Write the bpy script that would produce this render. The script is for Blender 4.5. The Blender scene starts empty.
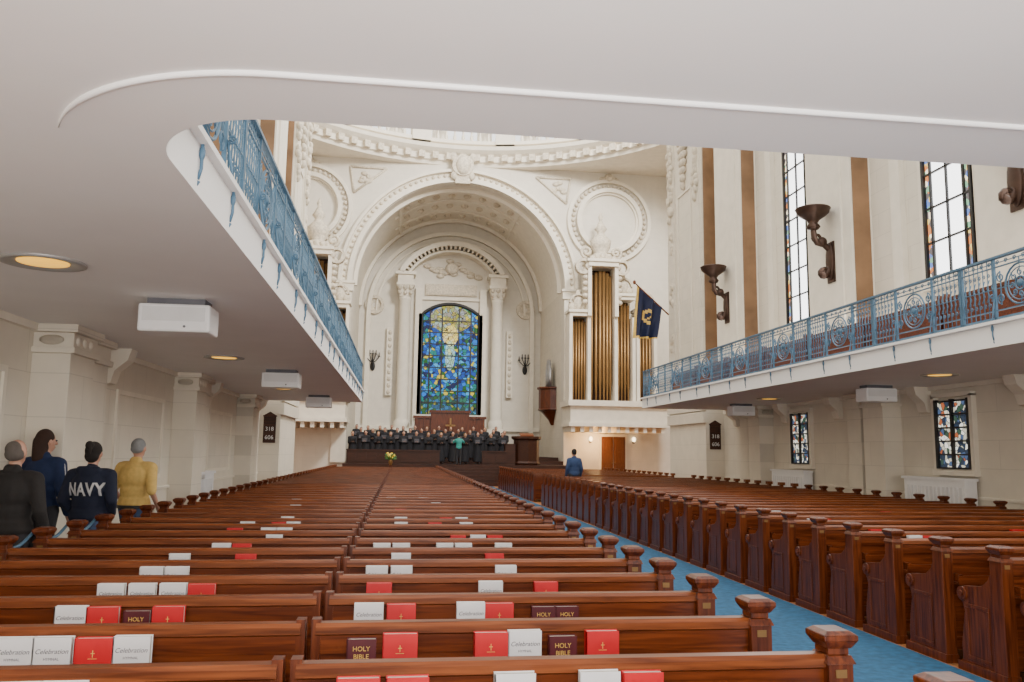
import bpy, bmesh, math, random
from mathutils import Vector, Matrix
from mathutils.bvhtree import BVHTree
random.seed(7)
PI=math.pi
COL=bpy.context.scene.collection
XC=3.05
EYE=1.68
ZC=3.06
# ------------------------------------------------------------ materials
def nmat(name):
    m=bpy.data.materials.new(name); m.use_nodes=True
    nt=m.node_tree; b=nt.nodes['Principled BSDF']
    return m,nt,b
def simple(name,col,rough=.6,metal=0,var=.12,scale=6,bump=0.0,emit=None,es=0):
    m,nt,b=nmat(name)
    n=nt.nodes.new('ShaderNodeTexNoise'); n.inputs['Scale'].default_value=scale; n.inputs['Detail'].default_value=4
    tc=nt.nodes.new('ShaderNodeNewGeometry'); nt.links.new(tc.outputs['Position'],n.inputs['Vector'])
    r=nt.nodes.new('ShaderNodeValToRGB')
    r.color_ramp.elements[0].position=.3; r.color_ramp.elements[1].position=.7
    r.color_ramp.elements[0].color=tuple(c*(1-var) for c in col)+(1,)
    r.color_ramp.elements[1].color=tuple(min(1,c*(1+var)) for c in col)+(1,)
    nt.links.new(n.outputs['Fac'],r.inputs['Fac']); nt.links.new(r.outputs['Color'],b.inputs['Base Color'])
    b.inputs['Roughness'].default_value=rough; b.inputs['Metallic'].default_value=metal
    if bump:
        bp=nt.nodes.new('ShaderNodeBump'); bp.inputs['Strength'].default_value=bump; bp.inputs['Distance'].default_value=.02
        nt.links.new(n.outputs['Fac'],bp.inputs['Height']); nt.links.new(bp.outputs['Normal'],b.inputs['Normal'])
    if emit:
        b.inputs['Emission Color'].default_value=tuple(emit)+(1,); b.inputs['Emission Strength'].default_value=es
    return m
def ashlar(name,col,axis,bw=1.1,bh=.5,mort=.82):
    m,nt,b=nmat(name); L=nt.links
    g=nt.nodes.new('ShaderNodeNewGeometry'); s=nt.nodes.new('ShaderNodeSeparateXYZ'); c=nt.nodes.new('ShaderNodeCombineXYZ')
    L.new(g.outputs['Position'],s.inputs[0]); L.new(s.outputs['Y' if axis=='x' else 'X'],c.inputs[0]); L.new(s.outputs['Z'],c.inputs[1])
    br=nt.nodes.new('ShaderNodeTexBrick'); L.new(c.outputs[0],br.inputs['Vector'])
    br.inputs['Scale'].default_value=1; br.inputs['Brick Width'].default_value=bw; br.inputs['Row Height'].default_value=bh
    br.inputs['Mortar Size'].default_value=.007; br.inputs['Mortar Smooth'].default_value=.4
    br.inputs['Color1'].default_value=tuple(col)+(1,); br.inputs['Color2'].default_value=tuple(x*.96 for x in col)+(1,)
    br.inputs['Mortar'].default_value=tuple(x*mort for x in col)+(1,)
    n=nt.nodes.new('ShaderNodeTexNoise'); n.inputs['Scale'].default_value=2.5; L.new(g.outputs['Position'],n.inputs['Vector'])
    mx=nt.nodes.new('ShaderNodeMixRGB'); mx.blend_type='MULTIPLY'; mx.inputs[0].default_value=.16
    L.new(br.outputs['Color'],mx.inputs[1]); L.new(n.outputs['Fac'],mx.inputs[2]); L.new(mx.outputs[0],b.inputs['Base Color'])
    b.inputs['Roughness'].default_value=.75
    return m
def woodmat(name,c1,c2,rough=.3,axis='x'):
    m,nt,b=nmat(name); L=nt.links
    g=nt.nodes.new('ShaderNodeNewGeometry'); mp=nt.nodes.new('ShaderNodeMapping')
    mp.inputs['Scale'].default_value={'x':(.8,14,14),'y':(14,.8,14),'z':(14,14,.8)}[axis]
    L.new(g.outputs['Position'],mp.inputs['Vector'])
    n=nt.nodes.new('ShaderNodeTexNoise'); n.inputs['Scale'].default_value=3; n.inputs['Detail'].default_value=8; n.inputs['Distortion'].default_value=.6
    L.new(mp.outputs[0],n.inputs['Vector'])
    r=nt.nodes.new('ShaderNodeValToRGB'); r.color_ramp.elements[0].position=.32; r.color_ramp.elements[1].position=.68
    r.color_ramp.elements[0].color=tuple(c1)+(1,); r.color_ramp.elements[1].color=tuple(c2)+(1,)
    L.new(n.outputs['Fac'],r.inputs['Fac']); L.new(r.outputs['Color'],b.inputs['Base Color'])
    b.inputs['Roughness'].default_value=rough
    b.inputs['Specular IOR Level'].default_value=.35
    return m
def floormat(name):
    m,nt,b=nmat(name); L=nt.links
    g=nt.nodes.new('ShaderNodeNewGeometry')
    br=nt.nodes.new('ShaderNodeTexBrick'); mp=nt.nodes.new('ShaderNodeMapping'); mp.inputs['Rotation'].default_value=(0,0,PI/2)
    L.new(g.outputs['Position'],mp.inputs['Vector']); L.new(mp.outputs[0],br.inputs['Vector'])
    br.inputs['Scale'].default_value=1; br.inputs['Brick Width'].default_value=1.2; br.inputs['Row Height'].default_value=.08; br.inputs['Mortar Size'].default_value=.003
    br.inputs['Color1'].default_value=(.40,.17,.055,1); br.inputs['Color2'].default_value=(.29,.11,.036,1); br.inputs['Mortar'].default_value=(.08,.03,.01,1)
    L.new(br.outputs['Color'],b.inputs['Base Color']); b.inputs['Roughness'].default_value=.5
    return m
def stained(name,kind):
    """leaded stained glass, lit from outdoors"""
    m,nt,b=nmat(name); L=nt.links
    g=nt.nodes.new('ShaderNodeTexCoord')
    vs={'apse':4.6,'tall':9,'small':11}[kind]
    v=nt.nodes.new('ShaderNodeTexVoronoi'); v.inputs['Scale'].default_value=vs
    L.new(g.outputs['Object'],v.inputs['Vector'])
    v2=nt.nodes.new('ShaderNodeTexVoronoi'); v2.feature='DISTANCE_TO_EDGE'; v2.inputs['Scale'].default_value=vs
    L.new(g.outputs['Object'],v2.inputs['Vector'])
    s=nt.nodes.new('ShaderNodeSeparateXYZ'); L.new(g.outputs['Object'],s.inputs[0])
    sc=nt.nodes.new('ShaderNodeSeparateColor'); L.new(v.outputs['Color'],sc.inputs[0])
    r=nt.nodes.new('ShaderNodeValToRGB'); cr=r.color_ramp; cr.interpolation='CONSTANT'
    if kind=='apse': cols=[(0,(.002,.008,.06)),(.16,(.003,.05,.30)),(.34,(.006,.14,.50)),(.52,(.004,.16,.14)),(.66,(.04,.30,.55)),(.78,(.01,.09,.01)),(.89,(.50,.40,.04))]
    elif kind=='small': cols=[(0,(.02,.03,.05)),(.2,(.4,.38,.3)),(.4,(.05,.08,.15)),(.5,(.7,.68,.6)),(.7,(.03,.06,.04)),(.8,(.55,.5,.4)),(.93,(.3,.08,.03))]
    else: cols=[(0,(.06,.05,.05)),(.25,(.4,.28,.08)),(.4,(.06,.1,.25)),(.55,(.3,.1,.03)),(.7,(.1,.2,.12)),(.85,(.6,.5,.35))]
    while len(cr.elements)<len(cols): cr.elements.new(.5)
    for e,(p,c) in zip(cr.elements,cols): e.position=p; e.color=c+(1,)
    L.new(sc.outputs[0],r.inputs['Fac'])
    last=r.outputs['Color']
    def mix(fac,c2):
        nonlocal last
        x=nt.nodes.new('ShaderNodeMixRGB'); L.new(fac,x.inputs[0]); L.new(last,x.inputs[1]); x.inputs[2].default_value=tuple(c2)+(1,)
        last=x.outputs[0]
    def mth(op,a,bb=None,c=None):
        x=nt.nodes.new('ShaderNodeMath'); x.operation=op
        for i,q in enumerate([a,bb]):
            if q is None: continue
            if isinstance(q,(int,float)): x.inputs[i].default_value=q
            else: L.new(q,x.inputs[i])
        return x.outputs[0]
    X,Z=s.outputs['X'],s.outputs['Z']
    if kind=='apse':
        def blob(cx,cz,rx,rz,edge,amt):
            a=mth('POWER',mth('ABSOLUTE',mth('DIVIDE',mth('SUBTRACT',X,cx),rx)),2.0)
            c=mth('POWER',mth('ABSOLUTE',mth('DIVIDE',mth('SUBTRACT',Z,cz),rz)),2.0)
            d=mth('ADD',a,c); return mth('MULTIPLY',mth('LESS_THAN',d,1.0),amt)
        mix(blob(0,6.3,1.4,.9,0,.45),(.6,.48,.06))
        mix(blob(0,5.2,.5,.7,0,.7),(1,.75,.15))
        mix(blob(0,3.9,.32,1.0,0,.55),(.5,.75,.5))
        mix(blob(0,.5,1.9,.8,0,.55),(.03,.09,.02))
        st=1.7
    elif kind=='tall':
        mix(mth('LESS_THAN',mth('ABSOLUTE',X),.45),(1,1,1)); st=4.5
    else: st=1.8
    lead=mth('LESS_THAN',v2.outputs['Distance'],.04)
    if kind!='tall': mix(lead,(.003,.003,.004))
    b.inputs['Base Color'].default_value=(.02,.02,.02,1); b.inputs['Roughness'].default_value=.5
    b.inputs['Specular IOR Level'].default_value=.15
    L.new(last,b.inputs['Emission Color']); b.inputs['Emission Strength'].default_value=st
    return m
M={}
M['plaster']=simple('white_plaster',(.88,.87,.86),.8,var=.02,scale=1.5)
M['lit_edge']=simple('lit_edge_bead',(.97,.97,.97),.35,var=.01,scale=1.5)  # near-white tone paints in the bright lit edge of a soffit step
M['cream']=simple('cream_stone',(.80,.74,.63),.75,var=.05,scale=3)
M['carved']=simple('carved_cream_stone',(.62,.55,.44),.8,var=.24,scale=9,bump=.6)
M['ashx']=ashlar('ashlar_side',(.80,.735,.62),'x')
M['ashy']=ashlar('ashlar_front',(.78,.725,.63),'y',1.3,.62,.9)
M['tan']=simple('warm_shade_tan',(.24,.135,.068),.5,var=.3,scale=1.3)  # tan colour paints warm shade onto the near sides of the piers
M['wood']=woodmat('mahogany',(.055,.010,.003),(.185,.043,.011),.28,'x')
M['woodz']=woodmat('mahogany_end',(.05,.009,.003),(.16,.037,.010),.3,'z')
M['woodtop']=woodmat('mahogany_cap',(.09,.022,.007),(.24,.068,.020),.3,'x')
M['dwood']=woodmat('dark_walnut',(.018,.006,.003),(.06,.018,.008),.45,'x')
M['floor']=floormat('parquet')
M['carpet']=simple('blue_carpet',(.016,.095,.195),.95,var=.28,scale=14,bump=.3)
M['iron']=simple('blue_wrought_iron',(.075,.16,.25),.45,metal=.1,var=.2)
M['bronze']=simple('bronze',(.055,.028,.018),.45,metal=.5,var=.25)
M['black']=simple('black_iron',(.012,.012,.014),.5)
M['brass']=simple('gilt_pipe',(.25,.14,.05),.38,metal=.6,var=.12,scale=2)
M['silver']=simple('silver',(.5,.5,.52),.3,metal=.8)
M['red']=simple('red_cloth_cover',(.55,.006,.012),.5,var=.06)
M['dred']=simple('maroon_leather',(.08,.006,.012),.45)
M['wht']=simple('white_cover',(.74,.74,.75),.5,var=.03)
M['paper']=simple('paper',(.55,.52,.45),.8)
M['gold']=simple('gold_foil',(.7,.46,.10),.45,metal=.1)
M['grey']=simple('grey_print',(.12,.12,.14),.6)
M['housing']=simple('white_housing',(.86,.86,.87),.45,var=.02)
M['ring']=simple('grey_ring',(.40,.39,.38),.4,metal=.3)
M['lens']=simple('amber_lens',(.6,.4,.1),.3,emit=(1,.50,.04),es=1.4)
M['lamp']=simple('warm_lamp_lens',(.9,.7,.4),.3,emit=(1,.8,.5),es=5)
M['apse']=stained('stained_glass_apse','apse')
M['tall']=stained('stained_glass_tall','tall')
M['small']=stained('stained_glass_small','small')
M['door']=woodmat('door_oak',(.10,.03,.01),(.20,.07,.022),.35,'z')
M['skin']=simple('skin',(.50,.27,.19),.5,var=.05)
M['navyflag']=simple('navy_flag_cloth',(.004,.010,.05),.7)
M['yellow']=simple('yellow_petal',(.85,.6,.05),.6)
M['green']=simple('leaf_green',(.05,.16,.04),.6)
def cloth(n,c): 
    M[n]=simple(n,c,.85,var=.1,scale=20,bump=.15); return M[n]
# ------------------------------------------------------------ mesh helpers
def box(bm,x0,x1,y0,y1,z0,z1,mat=0):
    vs=[bm.verts.new((x,y,z)) for x in (x0,x1) for y in (y0,y1) for z in (z0,z1)]
    for idx in ((0,1,3,2),(4,6,7,5),(0,4,5,1),(2,3,7,6),(0,2,6,4),(1,5,7,3)):
        f=bm.faces.new([vs[i] for i in idx]); f.material_index=mat
def frustum(bm,cx,cy,z0,w0,d0,z1,w1,d1,mat=0):
    a=[bm.verts.new((cx+sx*w0/2,cy+sy*d0/2,z0)) for sx,sy in ((-1,-1),(1,-1),(1,1),(-1,1))]
    b=[bm.verts.new((cx+sx*w1/2,cy+sy*d1/2,z1)) for sx,sy in ((-1,-1),(1,-1),(1,1),(-1,1))]
    for f in [a[::-1],b]+[[a[i],a[(i+1)%4],b[(i+1)%4],b[i]] for i in range(4)]:
        q=bm.faces.new(f); q.material_index=mat
def prism(bm,poly,axis,a0,a1,mat=0):
    def P(u,v,a):
        return {'x':(a,u,v),'y':(u,a,v),'z':(u,v,a)}[axis]
    A=[bm.verts.new(P(u,v,a0)) for u,v in poly]; B=[bm.verts.new(P(u,v,a1)) for u,v in poly]
    n=len(poly)
    fs=[bm.faces.new(A),bm.faces.new(B[::-1])]+[bm.faces.new([A[i],B[i],B[(i+1)%n],A[(i+1)%n]]) for i in range(n)]
    for f in fs: f.material_index=mat
def cyl(bm,p0,p1,r0,r1=None,seg=12,mat=0,smooth=True,caps=True):
    if r1 is None: r1=r0
    p0=Vector(p0);p1=Vector(p1);d=(p1-p0).normalized()
    n=d.cross(Vector((0,0,1))) 
    if n.length<1e-3: n=Vector((1,0,0))
    n.normalize(); b=d.cross(n)
    A=[];B=[]
    for i in range(seg):
        a=2*PI*i/seg; o=n*math.cos(a)+b*math.sin(a)
        A.append(bm.verts.new(p0+o*r0)); B.append(bm.verts.new(p1+o*r1))
    for i in range(seg):
        f=bm.faces.new([A[i],B[i],B[(i+1)%seg],A[(i+1)%seg]]); f.material_index=mat; f.smooth=smooth
    if caps:
        for q in (A,B[::-1]):
            f=bm.faces.new(q); f.material_index=mat
def ell(bm,c,s,seg=12,rings=8,mat=0):
    c=Vector(c); rows=[]
    top=bm.verts.new(c+Vector((0,0,s[2]))); bot=bm.verts.new(c-Vector((0,0,s[2])))
    for j in range(1,rings):
        t=PI*j/rings
        rows.append([bm.verts.new(c+Vector((s[0]*math.sin(t)*math.cos(2*PI*i/seg),s[1]*math.sin(t)*math.sin(2*PI*i/seg),s[2]*math.cos(t)))) for i in range(seg)])
    fs=[]
    for i in range(seg):
        k=(i+1)%seg
        fs.append(bm.faces.new([top,rows[0][i],rows[0][k]])); fs.append(bm.faces.new([bot,rows[-1][k],rows[-1][i]]))
        for j in range(len(rows)-1): fs.append(bm.faces.new([rows[j][i],rows[j+1][i],rows[j+1][k],rows[j][k]]))
    for f in fs: f.smooth=True; f.material_index=mat
def lathe(bm,prof,c,seg=16,mat=0,a0=0,a1=2*PI,smooth=True,ax='z'):
    full=abs(a1-a0-2*PI)<1e-4; n=seg if full else seg+1
    rows=[]
    for r,z in prof:
        row=[]
        for i in range(n):
            a=a0+(a1-a0)*i/seg
            if ax=='z': p=(c[0]+r*math.cos(a),c[1]+r*math.sin(a),c[2]+z)
            else: p=(c[0]+r*math.cos(a),c[1]-z,c[2]+r*math.sin(a))
            row.append(bm.verts.new(p))
        rows.append(row)
    for j in range(len(rows)-1):
        for i in range(seg):
            k=(i+1)%n
            f=bm.faces.new([rows[j][i],rows[j][k],rows[j+1][k],rows[j+1][i]]); f.material_index=mat; f.smooth=smooth
def tube(bm,pts,r,nrm=(1,0,0),seg=5,closed=False,mat=0,radii=None):
    N=Vector(nrm); P=[Vector(p) for p in pts]; rings=[]; n=len(P)
    for i,p in enumerate(P):
        a=P[(i-1)%n] if (closed or i>0) else p; b=P[(i+1)%n] if (closed or i<n-1) else p
        t=(b-a).normalized(); s=t.cross(N)
        if s.length<1e-4: s=Vector((0,1,0))
        s.normalize(); q=s.cross(t); rr=radii[i] if radii else r
        rings.append([bm.verts.new(p+(s*math.cos(2*PI*k/seg)+q*math.sin(2*PI*k/seg))*rr) for k in range(seg)])
    for i in range(n if closed else n-1):
        A=rings[i];B=rings[(i+1)%n]
        for k in range(seg):
            f=bm.faces.new([A[k],A[(k+1)%seg],B[(k+1)%seg],B[k]]); f.smooth=True; f.material_index=mat
    if not closed:
        bm.faces.new(rings[0][::-1]).material_index=mat; bm.faces.new(rings[-1]).material_index=mat
def arch_band(bm,cx,cz,r0,r1,y0,y1,a0=0,a1=PI,seg=48,mat=0):
    V=[]
    for i in range(seg+1):
        a=a0+(a1-a0)*i/seg; c,s=math.cos(a),math.sin(a)
        V.append([bm.verts.new((cx+r*c,y,cz+r*s)) for r,y in ((r0,y0),(r1,y0),(r1,y1),(r0,y1))])
    for i in range(seg):
        for k in range(4):
            f=bm.faces.new([V[i][k],V[i][(k+1)%4],V[i+1][(k+1)%4],V[i+1][k]]); f.material_index=mat
    bm.faces.new(V[0][::-1]); bm.faces.new(V[-1])
def spiral(c,r0,r1,a0,turns,n=14,plane='yz',x=0):
    o=[]
    for i in range(n):
        t=i/(n-1); a=a0+turns*2*PI*t; r=r0+(r1-r0)*t
        u=c[0]+r*math.cos(a); v=c[1]+r*math.sin(a)
        o.append((x,u,v) if plane=='yz' else (u,x,v))
    return o
def mk(name,bm,mats,parent=None,recalc=True,bevel=0):
    if recalc: bmesh.ops.recalc_face_normals(bm,faces=bm.faces[:])
    me=bpy.data.meshes.new(name); bm.to_mesh(me); bm.free()
    if not isinstance(mats,(list,tuple)): mats=[mats]
    for m in mats: me.materials.append(M[m] if isinstance(m,str) else m)
    o=bpy.data.objects.new(name,me); COL.objects.link(o)
    if parent: o.parent=parent
    if bevel:
        md=o.modifiers.new('bevel','BEVEL'); md.width=bevel; md.segments=2; md.limit_method='ANGLE'
    return o
def tag(o,label,cat,group=None):
    o['label']=label; o['category']=cat
    if group: o['group']=group
    return o
def struct(o): o['kind']='structure'; return o
TN=[0]
def trim(bm,mats,bevel=0,**k):
    TN[0]+=1; return struct(mk('trim_%d'%TN[0],bm,mats,bevel=bevel,**k))
def empty(name,loc=(0,0,0)):
    o=bpy.data.objects.new(name,None); o.location=loc; o.empty_display_size=.2; COL.objects.link(o); return o
def cpy(root,loc=None,rotz=None):
    n=root.copy(); COL.objects.link(n)
    if loc is not None: n.location=loc
    if rotz is not None: n.rotation_euler=(0,0,rotz)
    for ch in [c for c in root.children]:
        cc=ch.copy(); COL.objects.link(cc); cc.parent=n
        for g in ch.children:
            gg=g.copy(); COL.objects.link(gg); gg.parent=cc
    return n
NB=bmesh.new
def textmesh(s,size,ext=.002,shear=0,space=1,off=0):
    c=bpy.data.curves.new('t','FONT'); c.body=s; c.size=size; c.extrude=ext; c.align_x='CENTER'; c.align_y='CENTER'; c.shear=shear; c.space_character=space; c.offset=off
    o=bpy.data.objects.new('t',c); COL.objects.link(o)
    dg=bpy.context.evaluated_depsgraph_get(); dg.update()
    me=bpy.data.meshes.new_from_object(o.evaluated_get(dg))
    bpy.data.objects.remove(o); me.transform(Matrix.Rotation(PI/2,4,'X')); return me
# ------------------------------------------------------------ camera & light
cam=bpy.data.cameras.new('camera'); cam.sensor_width=36; cam.lens=36*826/1024
co=bpy.data.objects.new('camera',cam); COL.objects.link(co)
R=Matrix.Rotation(-math.radians(7.52),4,'Z')@Matrix.Rotation(PI/2+math.radians(7.65),4,'X')@Matrix.Rotation(.014,4,'Z')
co.matrix_world=Matrix.Translation((0,0,EYE))@R
cam.clip_start=.05; cam.clip_end=300
bpy.context.scene.camera=co
w=bpy.data.worlds.new('world'); bpy.context.scene.world=w; w.use_nodes=True
bg=w.node_tree.nodes['Background']; bg.inputs[0].default_value=(1,.98,.945,1); bg.inputs[1].default_value=2.4
def area(name,loc,target,sx,sy,e,col=(1,1,1)):
    l=bpy.data.lights.new(name,'AREA'); l.shape='RECTANGLE'; l.size=sx; l.size_y=sy; l.energy=e; l.color=col
    o=bpy.data.objects.new(name,l); o.location=loc; COL.objects.link(o)
    d=Vector(target)-Vector(loc); o.rotation_euler=d.to_track_quat('-Z','Y').to_euler(); return o
area('window_daylight',(9.3,14,7),(-4,14,4),20,5,900,(1,.97,.92))
area('dome_daylight',(13,26,23),(-1,46,10),5,5,9500,(1,.97,.92))
area('bounce_flash',(.6,-1.2,1.0),(1.4,1.0,3.1),2.4,1.8,215,(1,.985,.97))
area('camera_flash',(.1,-.3,2.0),(.2,6,.9),.5,.4,90,(1,.98,.95))
area('gallery_added_fill',(-2.6,-3.4,2.2),(-3,12,2.2),2,1.2,95,(1,.88,.72))  # added fill light to brighten the left gallery wall, no fitting there
area('gallery_added_fill',(8.4,-3.0,2.2),(8.6,16,2.0),2,1.2,170,(1,.91,.78))  # same added fill for the right side under the gallery
# ------------------------------------------------------------ shell
YE=29.2
bm=NB(); box(bm,-10,16.2,-5,60,-.2,0); struct(mk('floor',bm,'floor'))
XL,XR=XC-7.25,XC+7.25   # nave side walls
def wall(name,x0,x1,y0,y1,z0,z1,mat): 
    bm=NB(); box(bm,x0,x1,y0,y1,z0,z1); return struct(mk(name,bm,mat))
wall('wall_left',XL-.5,XL,-5,YE,0,14,'ashx')
wall('wall_right',XR,XR+.5,-5,YE,0,14,'ashx')
wall('wall_transept_left',-10.4,-10,YE,46,0,18.1,'ashx')
wall('wall_transept_right',16.1,16.5,YE,46,0,18.1,'ashx')
wall('wall_return_left',-10.4,XL-.5,YE-.4,YE,0,18.1,'ashy')
wall('wall_return_right',XR+.5,16.5,YE-.4,YE,0,18.1,'ashy')
AR,AZ=6.0,10.96
def archwall(name,y0,y1,x0,x1,ztop,r,cz,mat):
    bm=NB(); box(bm,x0,XC-r,y0,y1,0,cz); box(bm,XC+r,x1,y0,y1,0,cz)
    seg=48
    pts=[(XC+r*math.cos(PI*i/seg),cz+r*math.sin(PI*i/seg)) for i in range(seg+1)]
    prism(bm,[(x1,cz),(x1,ztop),(x0,ztop),(x0,cz)]+pts[::-1],'y',y0,y1)
    return struct(mk(name,bm,mat))
archwall('wall_crossing',46,46.6,-10.4,16.5,18.1,AR,AZ,'ashy')
bm=NB(); box(bm,XC-AR-.5,XC-AR,46.6,54,0,AZ); struct(mk('wall_chancel_left',bm,'ashx'))
bm=NB(); box(bm,XC+AR,XC+AR+.5,46.6,54,0,AZ); struct(mk('wall_chancel_right',bm,'ashx'))
bm=NB(); arch_band(bm,XC,AZ,AR,AR+.4,46.6,54)
struct(mk('ceiling_vault',bm,'cream'))
bm=NB(); box(bm,XC-AR-.6,XC+AR+.6,54,54.5,0,AZ+AR+.5); struct(mk('wall_chancel_back',bm,'ashy'))
bm=NB()
for y in (46.9,53.4): arch_band(bm,XC,AZ,AR-.2,AR+.02,y,y+.35)
for y in (49.0,51.4): arch_band(bm,XC,AZ,AR-.10,AR+.02,y,y+.18,PI*.28,PI*.72)
for i in (6,14):
    a=PI*i/20
    arch_band(bm,XC,AZ,AR-.10,AR+.02,47.2,53.5,a-.014,a+.014,2)
trim(bm,'cream')
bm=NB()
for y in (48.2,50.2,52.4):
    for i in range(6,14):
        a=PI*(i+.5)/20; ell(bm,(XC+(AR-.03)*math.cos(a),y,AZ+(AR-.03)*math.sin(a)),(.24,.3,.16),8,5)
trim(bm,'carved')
bm=NB()
arch_band(bm,XC,AZ,AR+.02,AR+.28,45.74,46.02); arch_band(bm,XC,AZ,AR+.28,AR+.62,45.92,46.02); arch_band(bm,XC,AZ,AR+.62,AR+.78,45.66,46.02)
for s in (-1,1):
    x=XC+s*(AR+.4)
    box(bm,x-.4,x+.4,45.85,46.0,1.0,AZ)
    box(bm,x-.5,x+.5,45.75,46.0,AZ-.55,AZ-.1); box(bm,x-.56,x+.56,45.68,46,AZ-.12,AZ+.02)
trim(bm,'cream')
bm=NB()
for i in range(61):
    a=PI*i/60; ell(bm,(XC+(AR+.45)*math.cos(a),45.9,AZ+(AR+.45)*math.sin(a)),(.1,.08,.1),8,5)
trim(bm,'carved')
bm=NB()
arch_band(bm,XC,AZ-.3,5.25,5.5,53.7,54.02); arch_band(bm,XC,AZ-.3,4.85,4.95,53.85,54.02)
for s in (-1,1):
    box(bm,XC+s*5.37-.14,XC+s*5.37+.14,53.7,54,1,AZ-.3)
box(bm,XC-5.9,XC+5.9,53.75,54,3.0,3.25); 
trim(bm,'cream')
for s in (-1,1):
    cx,cz=XC+s*8.65,15.15
    bm=NB()
    for r0,r1,d in ((2.3,2.5,.22),(1.72,1.95,.34),(1.62,1.72,.16)): arch_band(bm,cx,cz,r0,r1,46-d,46.02,0,2*PI,64)
    trim(bm,'cream')
    bm=NB()
    for i in range(44):
        a=2*PI*i/44; ell(bm,(cx+2.13*math.cos(a),45.95,cz+2.13*math.sin(a)),(.12,.12,.12),8,5)
    for dz in (2.6,-2.6): 
        ell(bm,(cx,45.9,cz+dz),(.3,.2,.3),8,6); ell(bm,(cx-.35,45.93,cz+dz*.98),(.25,.12,.14),8,5); ell(bm,(cx+.35,45.93,cz+dz*.98),(.25,.12,.14),8,5)
    trim(bm,'carved')
    bm=NB()
    tx=XC+s*5.35
    tri=[(tx-s*1.05,17.6),(tx+s*1.0,17.6),(tx+s*.75,16.1)]
    for i in range(3):
        a=tri[i];b=tri[(i+1)%3]; cyl(bm,(a[0],45.95,a[1]),(b[0],45.95,b[1]),.07,.07,6)
    for t in range(7): ell(bm,(tx+s*random.uniform(-.1,.6),45.95,17.1+random.uniform(-.35,.25)),(.2,.08,.13),8,5)
    trim(bm,'carved')
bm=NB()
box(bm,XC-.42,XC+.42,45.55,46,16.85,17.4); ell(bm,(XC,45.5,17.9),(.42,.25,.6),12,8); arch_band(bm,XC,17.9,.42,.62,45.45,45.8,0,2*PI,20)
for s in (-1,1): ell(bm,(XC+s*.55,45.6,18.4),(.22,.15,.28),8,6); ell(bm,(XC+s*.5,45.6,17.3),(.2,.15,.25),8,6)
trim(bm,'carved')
# dome ring, balustrade, drum
DX,DY,DR=XC,33.5,12.5
bm=NB()
lathe(bm,[(13.2,18.02),(12.55,18.02),(12.5,18.2),(12.36,18.26),(12.4,18.6),(12.2,18.7),(12.0,18.85),(11.95,19.05),(12.45,19.12),(12.5,19.3),(13.2,19.3)],(DX,DY,0),128,smooth=False)
trim(bm,'cream')
def rbox(bm,rad,z,a,dims):
    m=Matrix.Translation((DX+rad*math.cos(a),DY+rad*math.sin(a),z))@Matrix.Rotation(a,4,'Z'); n0=len(bm.verts); box(bm,*dims)
    bm.verts.ensure_lookup_table()
    for v in bm.verts[n0:]: v.co=m@v.co
bm=NB()
for i in range(96): rbox(bm,12.3,18.42,2*PI*i/96,(-.22,.1,-.17,.17,-.18,.2))
trim(bm,'carved')
bm=NB()
for z0,z1,r0,r1 in ((19.3,19.5,12.3,12.7),(20.2,20.42,12.28,12.72)):
    lathe(bm,[(r0,z0),(r0,z1),(r1,z1),(r1,z0),(r0,z0)],(DX,DY,0),96,smooth=False)
for i in range(160):
    a=2*PI*i/160
    lathe(bm,[(.06,0),(.11,.2),(.05,.45),(.08,.7)],(DX+12.5*math.cos(a),DY+12.5*math.sin(a),19.5),6)
for i in range(16): rbox(bm,12.5,0,2*PI*(i+.5)/16,(-.3,.3,-.55,.55,19.3,20.6))
trim(bm,'cream')
bm=NB()
for i in range(32):
    a=2*PI*(i+.5)/32; cx,cy=DX+13.6*math.cos(a),DY+13.6*math.sin(a)
    lathe(bm,[(.6,0),(.6,.3),(.45,.4),(.42,6),(.6,6.3),(.6,6.6)],(cx,cy,19.3),12)
lathe(bm,[(13.0,25.9),(13.0,27),(14.4,27),(14.4,25.9),(13.0,25.9)],(DX,DY,0),96,smooth=False)
lathe(bm,[(12.9,19.1),(12.9,19.3),(14.6,19.3),(14.6,19.1)],(DX,DY,0),96,smooth=False)
trim(bm,'cream')
bm=NB()
seg=96
inn=[bm.verts.new((DX+13.0*math.cos(2*PI*i/seg),DY+13.0*math.sin(2*PI*i/seg),18.1)) for i in range(seg)]
out=[]
for i in range(seg):
    c,s=math.cos(2*PI*i/seg),math.sin(2*PI*i/seg); k=13.45/max(abs(c),abs(s))
    out.append(bm.verts.new((DX+k*c,DY+k*s,18.1)))
for i in range(seg): bm.faces.new([inn[i],inn[(i+1)%seg],out[(i+1)%seg],out[i]])
struct(mk('ceiling_crossing',bm,'cream'))
# ------------------------------------------------------------ aedicule round the apse window
bm=NB()
WX=XC-.03
for s in (-1,1):
    x=WX+s*3.02
    lathe(bm,[(.5,3.1),(.5,3.5),(.42,3.6),(.4,3.7),(.36,11.4),(.42,11.5),(.36,11.6)],(x,53.4,0),16)
    frustum(bm,x,53.4,11.6,.75,.75,12.3,1.05,1.0); box(bm,x-.58,x+.58,52.85,54,12.3,12.45)
    box(bm,x-.5,x+.5,52.95,54,12.45,13.0); box(bm,x-.65,x+.65,52.8,54,13.0,13.2)
    box(bm,x-.6,x+.6,52.9,54,1.0,3.1)
    box(bm,x-s*.9-.22,x-s*.9+.22,53.7,54,3.1,12.3)
    box(bm,x+s*.9-.2,x+s*.9+.2,53.7,54,5.2,9.6)
cz=11.4
arch_band(bm,WX,cz,3.25,3.4,53.1,54,.50,PI-.50,40); arch_band(bm,WX,cz,3.6,3.9,52.8,54,.50,PI-.50,40)
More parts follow.
